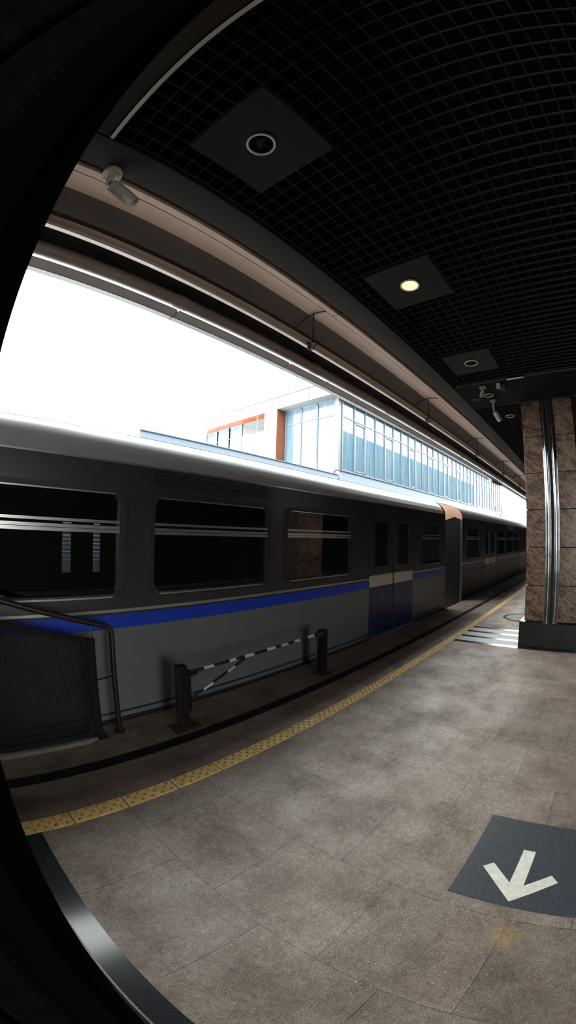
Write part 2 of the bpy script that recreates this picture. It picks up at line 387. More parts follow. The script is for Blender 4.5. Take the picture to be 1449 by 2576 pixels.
# ------------------------------------------------------------------ marble pillars
def pilaster(sgn, xf, z0, z1):
    """fluted chrome moulding on a pillar face; profile in (x, y)"""
    mb = MB(); d = lambda h: xf - sgn*h
    def half(y0, y1, h, n=12):
        P = [(d(h*math.sin(PI*k/n)), y0+(y1-y0)*(1-math.cos(PI*k/n))/2) for k in range(n+1)]
        P += [(d(-.012), y1), (d(-.012), y0)]
        n2 = len(P)
        mb.sweep(P[:n+1], z0, z1, 'z', True); mb.sweep([P[n], P[n+1], P[n+2], P[0]], z0, z1, 'z')
        mb.add([(a, b, z1) for a, b in P], [tuple(range(n2))])
    for a, b, h in ((.370, .380, .010), (.382, .390, .014), (.392, .434, .040), (.436, .444, .012), (.484, .492, .012), (.494, .546, .048), (.548, .555, .014), (.557, .566, .010)):
        half(a, b, h)
    return mb
def pillar(label, x0, x1, clad, metal):
    Y0, Y1 = .10, .835
    t = thing('marble_pillar' if clad == 'marble' else 'dimmed_pillar', label, 'pillar', ((x0+x1)/2, (Y0+Y1)/2, 0))
    MB().box(x0+.03, x1-.03, Y0+.03, Y1-.03, .2, 3.5).build('core', M['joint'], t)
    mb = MB(); zs = [.372, .87, 1.395, 1.915, 2.425, 2.945, 3.465, 3.5]; g = .004
    for a, b in zip(zs[:-1], zs[1:]):
        if b - a < .06: continue
        for xf, s in ((x0, 1), (x1, -1)):
            for ya, yb in ((Y0, .372), (.563, Y1)):
                mb.box(min(xf, xf+s*.029), max(xf, xf+s*.029), ya+g/2, yb-g/2, a+g, b-g)
        for yf, s in ((Y0, 1), (Y1, -1)):
            n = 2; w = (x1-x0-.06)/n
            for k in range(n):
                mb.box(x0+.03+w*k+g/2, x0+.03+w*(k+1)-g/2, min(yf, yf+s*.029), max(yf, yf+s*.029), a+g, b-g)
    mb.build('marble_cladding' if clad == 'marble' else 'dimmed_cladding', M[clad], t, bevel=.004)
    pilaster(1, x0+.004, .365, 3.5).build('pilaster', M[metal], t)
    pilaster(-1, x1-.004, .365, 3.5).build('pilaster', M[metal], t)
    px0, px1, py0, py1 = x0-.055, x1+.055, .035, .90
    pl = MB().slab(rrect(px0, px1, py0, py1, .05, 6), 0, .365).build('plinth', M['plinth'], t, bevel=.012, seg=3)
    mb = MB()
    for k in range(1, 6):
        yy = py0 + k*.145
        mb.box(px0-.0008, px0+.004, yy-.001, yy+.001, .012, .35).box(px1-.004, px1+.0008, yy-.001, yy+.001, .012, .35)
    mb.build('joint', M['joint'], pl)
    mb = MB()
    for sx, xx in ((-1, px0+.03), (1, px1-.03)):
        mb.disc((xx, py1-.03), .02, .36, .376, 12)
    mb.build('corner_stud', M['chrome'], t)
    return t
pillar('brown veined marble pillar with chrome flutes and black plinth beside the floor strips', 5.635, 6.44, 'marble', 'chrome')
pillar('marble pillar coloured near black for dimness, close by on the left, its fluted edge against the sky', -.83, -.025, 'marble_dimmed', 'chrome_dimmed')  # second marble pillar; dimness at the frame side painted into cladding and flutes

# ------------------------------------------------------------------ ceiling
ZC = 3.5
mb = MB()
def grid_zone(x0, x1):
    p = .09; w = .0030; h = .018
    n = int(round((x1-x0)/p)); m = int((1.53+7.0)/p)
    for k in range(n+1): mb.box(x0+k*p-w, x0+k*p+w, 1.533-m*p, 1.533, ZC, ZC+h)
    for k in range(m+1): mb.box(x0, x1, 1.533-k*p-w, 1.533-k*p+w, ZC+.0005, ZC+h)
grid_zone(.173, 4.72); grid_zone(5.69, 10.24); grid_zone(11.21, 15.76); grid_zone(16.73, 21.28)
grid_zone(-8.0, -.85)
struct('ceiling_grid', mb, M['grid'])
struct('ceiling', MB().box(XA, XB, -7, 1.56, ZC+.22, ZC+.26), M['void'])
mb = MB()
for a, b in ((4.745, 5.665), (10.27, 11.18), (15.79, 16.7), (21.28, XB)): mb.box(a, b, -7, 1.553, ZC-.002, ZC+.03)
struct('ceiling_beam_panel', mb, plain('dark_beam_paint', (.016, .014, .0125), .75, 0, .06, 2, .1))
struct('near_ceiling_beam_panel', MB().box(-.85, .135, -7, 1.553, ZC-.002, ZC+.03), M['soffit'])
mb = MB()
for a in (4.722, 5.668, 10.25, 11.19): mb.box(a, a+.022, -7, 1.545, ZC-.008, ZC+.02)
struct('trim_20', mb, M['soffit'])
struct('trim_21', MB().box(.142, .166, -7, 1.545, ZC-.02, ZC+.02).box(4.722, 4.744, .63, .84, ZC-.02, ZC+.02), M['ring'])
# soffit along the platform edge, split at its joints
JX = [2.5-2.68*5, 2.5-2.68*4, 2.5-2.68*3, 2.5-2.68*2, 2.5-2.68] + [2.5+2.68*k for k in range(15)]
def split_sweep(name, prof, mat, xs, gap=.006, smooth=False):
    mb = MB()
    for a, b in zip(xs[:-1], xs[1:]): mb.sweep(prof, a+gap/2, b-gap/2, 'x', smooth)
    return struct(name, mb, mat)
split_sweep('soffit_panel_ceiling', [(1.565, ZC+.03), (1.57, ZC), (1.795, ZC), (1.80, ZC+.03)], M['soffit'], JX)
bul = [(1.828, 3.53), (1.831, 3.492), (1.865, 3.497), (1.897, 3.503)]
split_sweep('rose_cove_ceiling', bul, M['rose'], JX)
arch = [(1.897, 3.500), (1.93, 3.512), (1.965, 3.522), (2.0, 3.528), (2.04, 3.530), (2.075, 3.526)]
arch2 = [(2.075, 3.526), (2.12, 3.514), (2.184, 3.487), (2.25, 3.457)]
struct('shaded_cove_ceiling', MB().sweep(arch2, XA, XB, 'x', True), plain('rose_cove_shade', (.13, .115, .105), .45, 0, .06, 3))  # outer half of the rose arch, its shade put into the colour
split_sweep('arched_cove_ceiling', arch, M['rose'], [JX[0], JX[-1]], 0, True)
struct('inner_canopy_ceiling', MB().sweep([(2.25, 3.457), (2.252, 3.475), (2.42, 3.40), (2.565, 3.35)], XA, XB, 'x'), M['canopy_dark'])
FX = [-8.04+1.34*k for k in range(37)]
split_sweep('canopy_fascia_trim', [(2.571, 3.2912), (2.576, 3.288), (2.66, 3.262), (2.735, 3.273), (2.738, 3.30)], M['strip'], FX, .007)
mb = MB()
for k in range(0, 120):
    x = .06+.17*k
    mb.add([(x+.006*math.cos(a)*math.cos(e), 2.665+.006*math.sin(a)*math.cos(e), 3.2615-.004*math.sin(e)) for e in (0, .8) for a in [2*PI*q/8 for q in range(8)]], [(q, (q+1) % 8, 8+(q+1) % 8, 8+q) for q in range(8)] + [tuple(range(8, 16))])
struct('canopy_screw_trim', mb, M['ring'])
struct('canopy_line_trim', MB().box(XA, XB, 2.657, 2.6605, 3.2605, 3.2660), M['black'])
struct('canopy_roof', MB().box(XA, XB, -7.2, 2.545, 3.80, 3.9).box(XA, XB, 2.5, 2.545, 3.36, 3.8), M['canopy_dark'])
struct('canopy_edge_beam', MB().box(XA, XB, 2.66, 2.735, 3.275, 3.335), M['canopy_dark'])

# ------------------------------------------------------------------ ceiling lamps
def lamp(name, label, x, y, r, square, lit=False, group=None):
    t = thing(name, label, 'ceiling lamp', (x, y, ZC), group)
    if square:
        s = .27
        mb = MB(); n = 40
        inner = [(x+r*.86*math.cos(2*PI*k/n+PI/4), y+r*.86*math.sin(2*PI*k/n+PI/4)) for k in range(n)]
        outer = []
        for k in range(n):
            a = 2*PI*k/n+PI/4; c, q = math.cos(a), math.sin(a); f = s/max(abs(c), abs(q)); outer.append((x+c*f, y+q*f))
        vs = [(a, b, ZC-.003) for a, b in inner]+[(a, b, ZC-.003) for a, b in outer]+[(a, b, ZC+.04) for a, b in outer]+[(a, b, ZC+.04) for a, b in inner]
        mb.add(vs, [(j*n+k, j*n+(k+1) % n, ((j+1) % 4)*n+(k+1) % n, ((j+1) % 4)*n+k) for j in range(4) for k in range(n)])
        mb.build('panel', M['panel'], t)
    MB().ring((x, y), r*.84, r, ZC-.012, ZC).build('ring', M['ring'], t, bevel=.003)
    if lit: MB().disc((x, y), r*.84, ZC-.002, ZC+.01).build('bulb_glass', M['lamp_on'], t)
    else:
        d = MB().disc((x, y), r*.84, ZC+.02, ZC+.05).build('reflector', M['lens'], t)
        MB().tube([(x-.02, y-.035, ZC+.008), (x+.02, y+.035, ZC+.008)], .009, 8).tube([(x-.034, y-.02, ZC+.008), (x+.006, y+.05, ZC+.008)], .006, 8).build('bulb', M['panel'], d)
    return t
lamp('square_downlight', 'unlit round lamp in a large square panel near the security camera', .812, 1.09, .078, True)
lamp('square_downlight', 'glowing yellow round lamp in a square ceiling panel', 2.455, 1.095, .079, True, True)
lamp('square_downlight', 'unlit ring lamp in a square panel beyond the glowing lamp', 4.10, 1.115, .078, True)
lamp('round_downlight', 'small ring lamp in the plain beam between the far security cameras', 5.21, 1.20, .066, False)
lamp('round_downlight', 'ring lamp in the ceiling grid close to the marble pillar', 6.28, 1.116, .078, False)
sp = thing('ceiling_speaker', 'dark round speaker grille in the plain ceiling beam', 'speaker', (5.30, 1.41, ZC))
MB().ring((5.30, 1.41), .058, .068, ZC-.012, ZC).build('rim', M['canopy_dark'], sp)
MB().disc((5.30, 1.41), .058, ZC-.008, ZC).build('grille', M['black'], sp)

# ------------------------------------------------------------------ security cameras
def oriented(d, up=(0,0,1)):
    d = Vector(d).normalized(); r = d.cross(Vector(up)).normalized(); u = r.cross(d)
    return Matrix((( r.x, d.x, u.x, 0), (r.y, d.y, u.y, 0), (r.z, d.z, u.z, 0), (0,0,0,1)))
def cctv(label, base, jointp, back, front, rb, w, square=False, wires=False, mat='ivory'):
    t = thing('mounted_security_camera', label, 'security camera', base)
    bx, by, bz = base
    if square: MB().box(bx-rb, bx+rb, by-rb, by+rb, bz-.02, bz).build('base', M[mat], t, bevel=.003)
    else:
        b = MB().disc((bx, by), rb, bz-.032, bz, 36).build('base', M[mat], t, bevel=.006)
        mb = MB().ring((bx, by), rb*.70, rb*.72, bz-.0328, bz-.031)
        for k in range(4): mb.disc((bx+rb*.86*math.cos(k*PI/2+.7), by+rb*.86*math.sin(k*PI/2+.7)), rb*.06, bz-.0333, bz-.03, 8)
        mb.build('screw', M['ink'], b)
    MB().tube([(bx, by, bz-.02), jointp], [rb*.36, rb*.36], 16).tube([(jointp[0]-.006, jointp[1], jointp[2]), (jointp[0]+.006, jointp[1], jointp[2]-.004)], rb*.42, 16).build('arm', M[mat], t)
    B, F = Vector(back), Vector(front); d = F-B; L = d.length
    R4 = Matrix.Translation(B) @ oriented(d)
    h = w*.5
    prof = [(h*math.cos(a), h*1.0*math.sin(a)) for a in [PI*k/8 for k in range(9)]] + [(-h*.86, -h*.8), (h*.86, -h*.8)]
    mb = MB(); n = len(prof)
    vs = [(x, 0, z) for x, z in prof]+[(x, L, z) for x, z in prof]
    mb.add(vs, [(i, (i+1) % n, n+(i+1) % n, n+i) for i in range(n)]+[tuple(range(n))[::-1], tuple(range(n, 2*n))])
    body = mb.moved(R4).build('body', M[mat], t, bevel=.003)
    sc = [(1.14*x, 1.14*z) for x, z in prof[1:8]]; m2 = MB()
    si = [(1.08*x, 1.08*z) for x, z in prof[1:8]][::-1]; P = sc+si; n2 = len(P)
    m2.add([(x, L*.12, z) for x, z in P]+[(x, L*1.1, z) for x, z in P], [(i, (i+1) % n2, n2+(i+1) % n2, n2+i) for i in range(n2)]+[tuple(range(n2))[::-1], tuple(range(n2, 2*n2))])
    m2.moved(R4).build('sun_shield', M[mat], t)
    mb = MB(); c = 20
    mb.add([(h*.82*math.cos(2*PI*k/c), L+.002, h*.75*math.sin(2*PI*k/c)) for k in range(c)], [tuple(range(c))])
    mb.add([(h*.82*math.cos(2*PI*k/c), L-.01, h*.75*math.sin(2*PI*k/c)) for k in range(c)]+[(h*.82*math.cos(2*PI*k/c), L+.002, h*.75*math.sin(2*PI*k/c)) for k in range(c)], [(k, (k+1) % c, c+(k+1) % c, c+k) for k in range(c)])
    mb.moved(R4).build('lens', M['lens'], t)
    MB().tube([jointp, tuple(B + d*.12)], rb*.18, 10).build('knuckle', M['iron'], t)
    if wires:
        mb = MB(); zz = -h*.8-.0008
        for a, b_, x0, x1 in ((.10,.42,-.28,-.1), (.14,.42,-.1,.05), (.08,.36,.1,.2)):
            mb.add([(x0*w, a*L, zz), (x0*w+.003, a*L, zz), (x1*w+.003, b_*L, zz), (x1*w, b_*L, zz)], [(0,1,2,3)])
        for r_ in range(6):
            for q in range(2+r_ % 3):
                x = -.26*w+.02*w+q*.1*w; y = (.46+.045*r_)*L
                mb.add([(x, y, zz), (x+.055*w, y, zz), (x+.055*w, y+.018*L, zz), (x, y+.018*L, zz)], [(0,1,2,3)])
        mb.add([(.12*w, .46*L, zz), (.22*w, .46*L, zz), (.22*w, .53*L, zz), (.12*w, .53*L, zz)], [(0,1,2,3)])
        mb.moved(R4).build('printed_plate', M['ink'], body)
    return t
cctv('ivory security camera on a round base, hanging from the soffit above the handrail', (.297, 1.79, 3.5), (.300, 1.806, 3.425), (.322, 1.806, 3.42), (.492, 1.803, 3.352), .062, .072, wires=True)
cctv('ivory bullet camera on a long arm from a square plate on the far beam', (5.44, 1.198, 3.5), (5.42, 1.19, 3.33), (5.395, 1.175, 3.305), (5.485, 1.125, 3.19), .042, .062, True, mat='ivory_shaded')
cctv('ivory camera on a short square bracket beside the dark speaker grille', (4.885, 1.20, 3.5), (4.89, 1.205, 3.44), (4.90, 1.21, 3.44), (5.02, 1.26, 3.425), .042, .05, True, mat='ivory_shaded')
jb = thing('ceiling_junction_box', 'small white junction box with a dark cover on the ceiling beam', 'junction box', (4.86, .98, ZC))
MB().box(4.82, 4.87, .955, 1.005, ZC-.07, ZC).build('box', M['ivory_shaded'], jb, bevel=.004)
MB().box(4.875, 4.97, .90, .97, ZC-.06, ZC).build('cover', M['canopy_dark'], jb, bevel=.004)

# ------------------------------------------------------------------ hanging light line, rods, gutter pipe
def luminaire(x0):
    t = thing('hanging_strip_lamp', 'rose-beige linear lamp housing with a white tube, hung under the canopy', 'linear lamp', (x0, 2.10, 3.235), 'linear lamps hung in a row under the canopy')
    L = 1.332
    MB().sweep([(2.046, 3.245), (2.046, 3.236), (2.105, 3.226), (2.157, 3.234), (2.157, 3.25), (2.11, 3.30)], x0, x0+L, 'x', False, True).build('housing', M['rose'], t)
    MB().tube([(x0, 2.094, 3.221), (x0+L, 2.094, 3.221)], .0125, 14).build('tube', M['tube'], t)
    return t
L0 = luminaire(.02)
for k in list(range(-5, 0))+list(range(1, 30)):
    copy_tree(L0, (.02+1.338*k, 2.10, 3.235))
ordn = ['nearest', 'second', 'third', 'fourth', 'fifth', 'sixth', 'seventh']
HX = [2.39, 4.99, 7.53, 10.05, 12.56, 15.1, 17.65]
def hanger(x, lab):
    t = thing('lamp_hanger', lab, 'lamp hanger', (x, 2.03, 3.53), 'lamp hangers along the canopy')
    MB().tube([(x, 2.03, 3.535), (x, 2.032, 3.20)], .0065, 8).build('rod', M['black'], t)
    mb = MB()
    for a, b in (((2.085, 3.232), (2.058, 3.150)), ((2.058, 3.150), (1.985, 3.192)), ((1.985, 3.192), (2.085, 3.232)), ((2.06, 3.21), (2.02, 3.15))):
        mb.tube([(x-.004, a[0], a[1]), (x-.004, b[0], b[1])], .009, 8)
    mb.box(x-.02, x+.02, 2.062, 2.078, 3.165, 3.222)
    mb.build('clamp', M['black'], t)
    MB().tube([(x, 1.895, 3.496), (x, 1.96, 3.512), (x, 2.03, 3.520), (x, 2.12, 3.505), (x, 2.19, 3.477), (x, 2.245, 3.450), (x, 2.27, 3.42)], .006, 8).build('curved_cable', M['black'], t)
    return t
H0 = hanger(HX[0], 'black lamp hanger rod with clamp, nearest of the row under the canopy')
for x, w in zip(HX[1:], ordn[1:]):
    copy_tree(H0, (x, 2.03, 3.53), 'black lamp hanger rod with clamp, %s along the canopy from the near end' % w)
gp = thing('gutter_pipe', 'long taupe gutter pipe running under the canopy edge', 'pipe', (10, 2.47, 3.30))
c, r = (2.478, 3.302), .0524
prof = [(c[0]+r*math.cos(a), c[1]+r*math.sin(a)) for a in [2*PI*k/24 for k in range(24)]]
MB().sweep(prof, XA, XB, 'x', True, True).build('pipe', M['pipe'], gp)
for k in range(8):
    x = 1.30+1.66*k
    rr = r+.006; pr = [(c[0]+rr*math.cos(a), c[1]+rr*math.sin(a)) for a in [2*PI*j/24 for j in range(24)]]
    MB().sweep(pr, x-.055, x+.055, 'x', True, True).build('clamp', M['strip'], gp)
bl = thing('canopy_bracket_lamp', 'small black bracket lamp sticking out from the far canopy edge', 'bracket lamp', (11.8, 2.70, 3.26))
MB().tube([(11.6, 2.72, 3.25), (12.3, 2.60, 3.21)], .03, 8).build('arm', M['black'], bl)
MB().tube([(11.45, 2.72, 3.22), (11.45, 2.72, 3.33)], .045, 12).build('head', M['ivory'], bl)

# ------------------------------------------------------------------ handrail with perforated panel
hr = thing('ramp_railing', 'dark steel railing with a perforated panel and sloping round handrail', 'railing', (.6, 2.7, 0))
PY = 2.70
ztop = lambda x: .925-.272*(x-.253)
mb = MB()
def bar(mb, x0, z0, x1, z1, w, y0, y1):
    d = Vector((x1-x0, z1-z0)).normalized(); n = Vector((-d.y, d.x))*w
    P = [(x0, z0), (x1, z1), (x1+n.x, z1+n.y), (x0+n.x, z0+n.y)]
    mb.add([(a, y0, b) for a, b in P]+[(a, y1, b) for a, b in P], [(0,1,2,3)[::-1], (4,5,6,7), (0,1,5,4), (1,2,6,5), (2,3,7,6), (3,0,4,7)])
xL, xR = -1.1, .835
bar(mb, xL, ztop(xL)-.035, xR, ztop(xR)-.035, .036, PY-.014, PY+.014)
mb.box(xL, xR, PY-.014, PY+.014, .032, .07)
mb.box(xR-.035, xR, PY-.014, PY+.014, .07, ztop(xR)-.03).box(xL, xL+.04, PY-.014, PY+.014, .07, ztop(xL)-.03)
mb.build('panel_frame', M['perf'], hr)
# perforated sheet: hexagonally staggered round holes cut from cells
mb = MB(); p = .0178; rh = .0058; zlo = .068
ncol = int((xR-.035-(-.05))/p)
def cell(cx, cz, hw, hh):
    n = 8
    o = []
    for k in range(n):
        a = 2*PI*k/n+PI/8; ca, sa = math.cos(a), math.sin(a); f = min(hw/abs(ca) if abs(ca) > 1e-6 else 9, hh/abs(sa) if abs(sa) > 1e-6 else 9); o.append((cx+ca*f, cz+sa*f))
    corners = [(cx+hw, cz+hh), (cx-hw, cz+hh), (cx-hw, cz-hh), (cx+hw, cz-hh)]
    i = [(cx+rh*math.cos(2*PI*k/n+PI/8), cz+rh*math.sin(2*PI*k/n+PI/8)) for k in range(n)]
    vs = [(a, PY, b) for a, b in o+i+corners]
    fs = [(k, (k+1) % n, n+(k+1) % n, n+k) for k in range(n)]
    fs += [(0, 2*n, 1), (2, 2*n+1, 3), (4, 2*n+2, 5), (6, 2*n+3, 7)]
    mb.add(vs, fs)
for ci in range(ncol+1):
    cx = xR-.035-p*(ci+.5)
    zt = ztop(cx)-.03; zz = zlo+(p/2 if ci % 2 else 0)
    mb.add([(cx-p/2, PY, .05), (cx+p/2, PY, .05), (cx+p/2, PY, zz), (cx-p/2, PY, zz)], [(0,1,2,3)])
    while zz+p < zt:
        cell(cx, zz+p/2, p/2, p/2); zz += p
    mb.add([(cx-p/2, PY, zz), (cx+p/2, PY, zz), (cx+p/2, PY, zt+.01), (cx-p/2, PY, zt+.01)], [(0,1,2,3)])
xe = xR-.035-p*(ncol+1)
mb.add([(xL, PY, .05), (xe, PY, .05), (xe, PY, ztop(xe)-.02), (xL, PY, ztop(xL)-.02)], [(0,1,2,3)])
mb.build('perforated_panel', M['perf'], hr)
po = MB().box(.837, .897, PY-.03, PY+.03, 0, .765).build('post', M['perf'], hr, bevel=.003)
MB().box(.805, .93, PY-.055, PY+.055, 0, .008).build('foot_plate', M['rust'], po)
MB().box(xL, .84, PY-.055, PY-.02, 0, .03).build('kerb', plain('dirty_kerb', (.12, .11, .10), .85, 0, .2, 8), hr)
tb = MB().tube([(xL, 2.72, .835-.292*(xL-1.0)), (.2, 2.72, .835+.292*.8), (.93, 2.72, .855), (.985, 2.72, .842), (1.018, 2.72, .825), (1.036, 2.72, .795), (1.042, 2.72, .755), (1.046, 2.72, .3), (1.046, 2.72, 0)], .0205, 16).build('handrail', M['iron'], hr)
MB().disc((1.046, 2.72), .042, 0, .012, 24).build('foot_flange', M['iron'], tb)
MB().tube([(.872, 2.70, .76), (.893, 2.72, .86)], .008, 8).build('bracket', M['iron'], hr)
MB().tube([(.89, 2.70, .453), (1.04, 2.72, .458)], .0065, 8).build('bracket', M['iron'], hr)

# ------------------------------------------------------------------ striped barrier
br = thing('striped_barrier', 'low black and white striped swing barrier between two battered posts', 'barrier', (2.4, 2.53, 0))
for i, (xc, yc, h, w) in enumerate(((1.497, 2.515, .512, .040), (3.275, 2.555, .492, .050))):
    pp = MB().box(xc-w, xc+w, yc-.035, yc+.035, 0, h).build('post', M['post'], br, bevel=.004)
    a = .115 if i == 0 else .09
    MB().slab([(xc-a, yc-.10), (xc+a, yc-.085), (xc+a*1.1, yc+.075), (xc-a*.95, yc+.09)], 0, .008).build('foot_plate', M['rust'], pp)
ybar = 2.53; zb = lambda x: .441+.0195*(x-1.717)
segs = [1.57, 1.717, 1.815, 1.974, 2.047, 2.144, 2.252, 2.411, 2.519, 2.597, 2.692, 2.781, 2.873, 2.988, 3.088, 3.20]
rb = MB().tube([(segs[0], ybar, zb(segs[0])), (segs[-1], ybar, zb(segs[-1]))], .0135, 14).build('bar', M['black'], br)
mb = MB()
for a, b in zip(segs[1::2], segs[2::2]): MB().tube([(a, ybar, zb(a)), (b, ybar, zb(b))], .0142, 14).build('white_stripe', M['white_paint'], rb)
bp = [(2.15, .430), (1.585, .210)]
bc = lambda t: (bp[0][0]+(bp[1][0]-bp[0][0])*t, ybar, bp[0][1]+(bp[1][1]-bp[0][1])*t)
bra = MB().tube([bc(0), bc(1)], .0118, 12).build('brace', M['black'], br)
for a, b in ((.20, .34), (.61, .78)): MB().tube([bc(a), bc(b)], .0124, 12).build('white_stripe', M['white_paint'], bra)
MB().box(1.553, 1.590, ybar-.012, ybar+.012, .115, .455).build('hinge_bar', M['post'], br, bevel=.002)
MB().slab([(1.54, 2.47), (1.63, 2.49), (1.66, 2.52), (1.60, 2.545), (1.54, 2.55)], .415, .43).build('hinge_plate', M['rust'], br)
mb = MB().tube([(3.12, ybar-.02, .50), (3.14, ybar-.02, .475), (3.15, ybar-.01, .43), (3.12, ybar-.01, .40)], .011, 8)
mb.box(3.14, 3.25, ybar-.016, ybar+.02, .44, .48)
mb.build('latch', M['rust'], br)

# ------------------------------------------------------------------ metro train
TY, TYF = 2.93, 5.63
ROOF = [(2.93, 2.045), (2.945, 2.12), (2.985, 2.195), (3.05, 2.262), (3.14, 2.315), (3.27, 2.357), (3.4, 2.392), (3.55, 2.425), (3.8, 2.47), (4.28, 2.505)]
ROOF = ROOF + [(2*4.28-y, z) for y, z in ROOF[-2::-1]]
def car(label, x0, x1, wins, doors, louvres, far_panes=(), low='train_light', stripe='train_blue'):
    t = thing('train_car', label, 'train car', ((x0+x1)/2, 4.28, -1.0))
    WZ0, WZ1, DZ = 1.012, 1.806, 1.90
    cuts = sorted([(a, b, 'w') for a, b in wins]+[(a, b, 'd') for a, b in doors])
    up, lo = MB(), MB(); T = .05
    def wall(mb, a, b, z0, z1): mb.box(a, b, TY, TY+T, z0, z1)
    x = x0
    for a, b, k in cuts+[(x1, x1, 'e')]:
        if a > x: wall(up, x, a, .865, 2.05); wall(lo, x, a, -.55, .865)
        if k == 'w':
            wall(up, a, b, .865, WZ0); wall(up, a, b, WZ1, 2.05); wall(lo, a, b, -.55, .865)
        elif k == 'd':
            wall(up, a, b, DZ, 2.05); wall(lo, a, b, -.55, .0)
        x = b
    far = MB(); xs = x0
    for a, b in list(far_panes)+[(x1, x1)]:
        far.box(xs, a, TYF-T, TYF, -.55, 2.05)
        if b > a: far.box(a, b, TYF-T, TYF, -.55, .93).box(a, b, TYF-T, TYF, 1.62, 2.05)
        xs = b
    b_ = up.build('upper_side', M['train_grey'], t)
    lo.build('lower_side', M[low], t)
    far.build('far_side', M['train_in'], t)
    # roof with rounded ends
    mb = MB(); n = len(ROOF)
    def rp(x, s): return [(x, 4.28+(y-4.28)*s, 2.045+(z-2.045)*s) for y, z in ROOF]
    secs = [rp(x0, .9), rp(x0+.03, .97), rp(x0+.10, 1.0), rp(x1-.10, 1.0), rp(x1-.03, .97), rp(x1, .9)]
    mb.add(sum(secs, []), [(i*n+k, i*n+k+1, (i+1)*n+k+1, (i+1)*n+k) for i in range(5) for k in range(n-1)], True)
    rf = mb.build('roof', M['train_roof'], t)
    MB().sweep([(y, z+.012) for y, z in ROOF if 3.5 < y < 5.06], x0+.3, x1-.3, 'x', True).build('roof_bounce_deck', M['train_bounce'], t)  # white deck out of view, added to bounce sky light onto the cove
    MB().box(x0+.1, x1-.1, TY-.012, TY+.02, 2.036, 2.05).build('gutter', M['train_alu'], rf)
    for xe in (x0+.01, x1-.01):
        e = MB().add([(xe, y, z) for y, z in ROOF]+[(xe, TYF, -.55), (xe, TY, -.55)], [tuple(range(n+2))])
        ew = e.build('end_wall', M['train_end_shade'], t)  # lower end painted near black for shade between the cars
        sg = -1 if xe < (x0+x1)/2 else 1
        MB().add([(xe+sg*.012, y, z-.004) for y, z in ROOF]+[(xe+sg*.012, TYF-.02, 1.98), (xe+sg*.012, TY+.45, 1.98), (xe+sg*.012, TY+.2, 2.06), (xe+sg*.012, TY+.01, 1.98)], [tuple(range(n+4))]).build('end_wall_lit_top', M['train_end'], ew)  # sky-lit top of the same end wall, kept salmon
    MB().box(x0+.08, x1-.08, TY+.06, TYF-.06, -.06, 0).build('cabin_floor', M['train_in'], t)
    MB().box(x0+.08, x1-.08, TY+.06, TYF-.06, 2.03, 2.045).build('cabin_ceiling', M['train_in'], t)
    # mouldings and stripe, interrupted by the doors
    mo, st, sl = MB(), MB(), MB(); x = x0
    for a, b in sorted(doors)+[(x1, x1)]:
        if a > x:
            mo.box(x, a, TY-.014, TY+.005, .884, .912); st.box(x, a, TY-.0025, TY+.005, .757, .866); sl.box(x, a, TY-.03, TY+.005, -.015, .012)
            sl.box(x, a, TY-.012, TY+.005, .055, .07)
        x = b
    mo.build('moulding', M['train_alu'], t, bevel=.004); st.build('blue_stripe', M[stripe], t); sl.build('sill', M['train_dark'], t)
    for a, b in wins:
        fr = frame_xz(MB(), a+.02, b-.02, WZ0+.015, WZ1-.012, .075, .045, TY-.012, TY+.02).build('window_frame', M['train_dark'], t)
        for z0, z1 in ((1.568, 1.588), (1.523, 1.546), (1.494, 1.519)): MB().box(a+.02, b-.02, TY-.018, TY+.012, z0, z1).build('window_bar', M['train_alu'], fr)
        for z0, z1 in ((1.789, 1.799), (1.000, 1.013)): MB().box(a+.07, b-.07, TY-.016, TY-.008, z0, z1).build('sill_strip', M['train_alu'], fr)
        MB().box(a-.01, b+.01, TY+.022, TY+.026, WZ0-.01, WZ1+.01).build('pane', M['train_glass'], fr)
    for a, b in doors:
        m = (a+b)/2
        for q, (d0, d1) in enumerate(((a, m-.006), (m+.006, b))):
            y0, y1 = TY+.006, TY+.036
            mb = MB(); p0, p1 = d0+.17, d1-.17
            mb.box(d0, p0, y0, y1, .862, DZ).box(p1, d1, y0, y1, .862, DZ).box(p0, p1, y0, y1, .862, 1.07).box(p0, p1, y0, y1, 1.76, DZ)
            dl = mb.build('door_leaf', M['train_grey'], t)
            MB().box(d0, d1, y0-.001, y1, .005, .765).build('blue_lower_panel', M['train_navy'], dl)
            MB().box(d0+.01, d1-.01, y0-.004, y1, .766, .940).build('white_band', M['train_white'], dl)
            MB().box(p0-.005, p1+.005, y0+.012, y0+.016, 1.065, 1.765).build('pane', M['train_glass'], dl)
        MB().box(m-.012, m+.012, TY-.002, TY+.03, .01, DZ).build('rubber_seal', M['train_dark'], t)
        MB().box(a-.03, b+.03, TY-.006, TY+.004, DZ, DZ+.03).build('door_header', M['train_dark'], t)
    for a, b in louvres:
        mb = MB(); zz = 1.905
        mb.box(a-.015, b+.015, TY-.003, TY+.004, 1.885, 1.895).box(a-.015, b+.015, TY-.003, TY+.004, 2.018, 2.028)
        for k in range(6):
            z = 1.900+.0195*k
            mb.add([(a, TY-.012, z), (b, TY-.012, z), (b, TY-.001, z+.016), (a, TY-.001, z+.016), (a, TY-.001, z-.002), (b, TY-.001, z-.002)], [(0,1,2,3), (0,4,5,1)])
        mb.build('louvre', M['train_grey'], t)
    for a, b in far_panes:
        MB().box(a, b, TYF-.03, TYF-.026, .93, 1.62).build('far_pane', M['train_glass'], t)
    # benches and poles between the doors
    ds = [x0+.3]+[v for d in sorted(doors) for v in d]+[x1-.3]
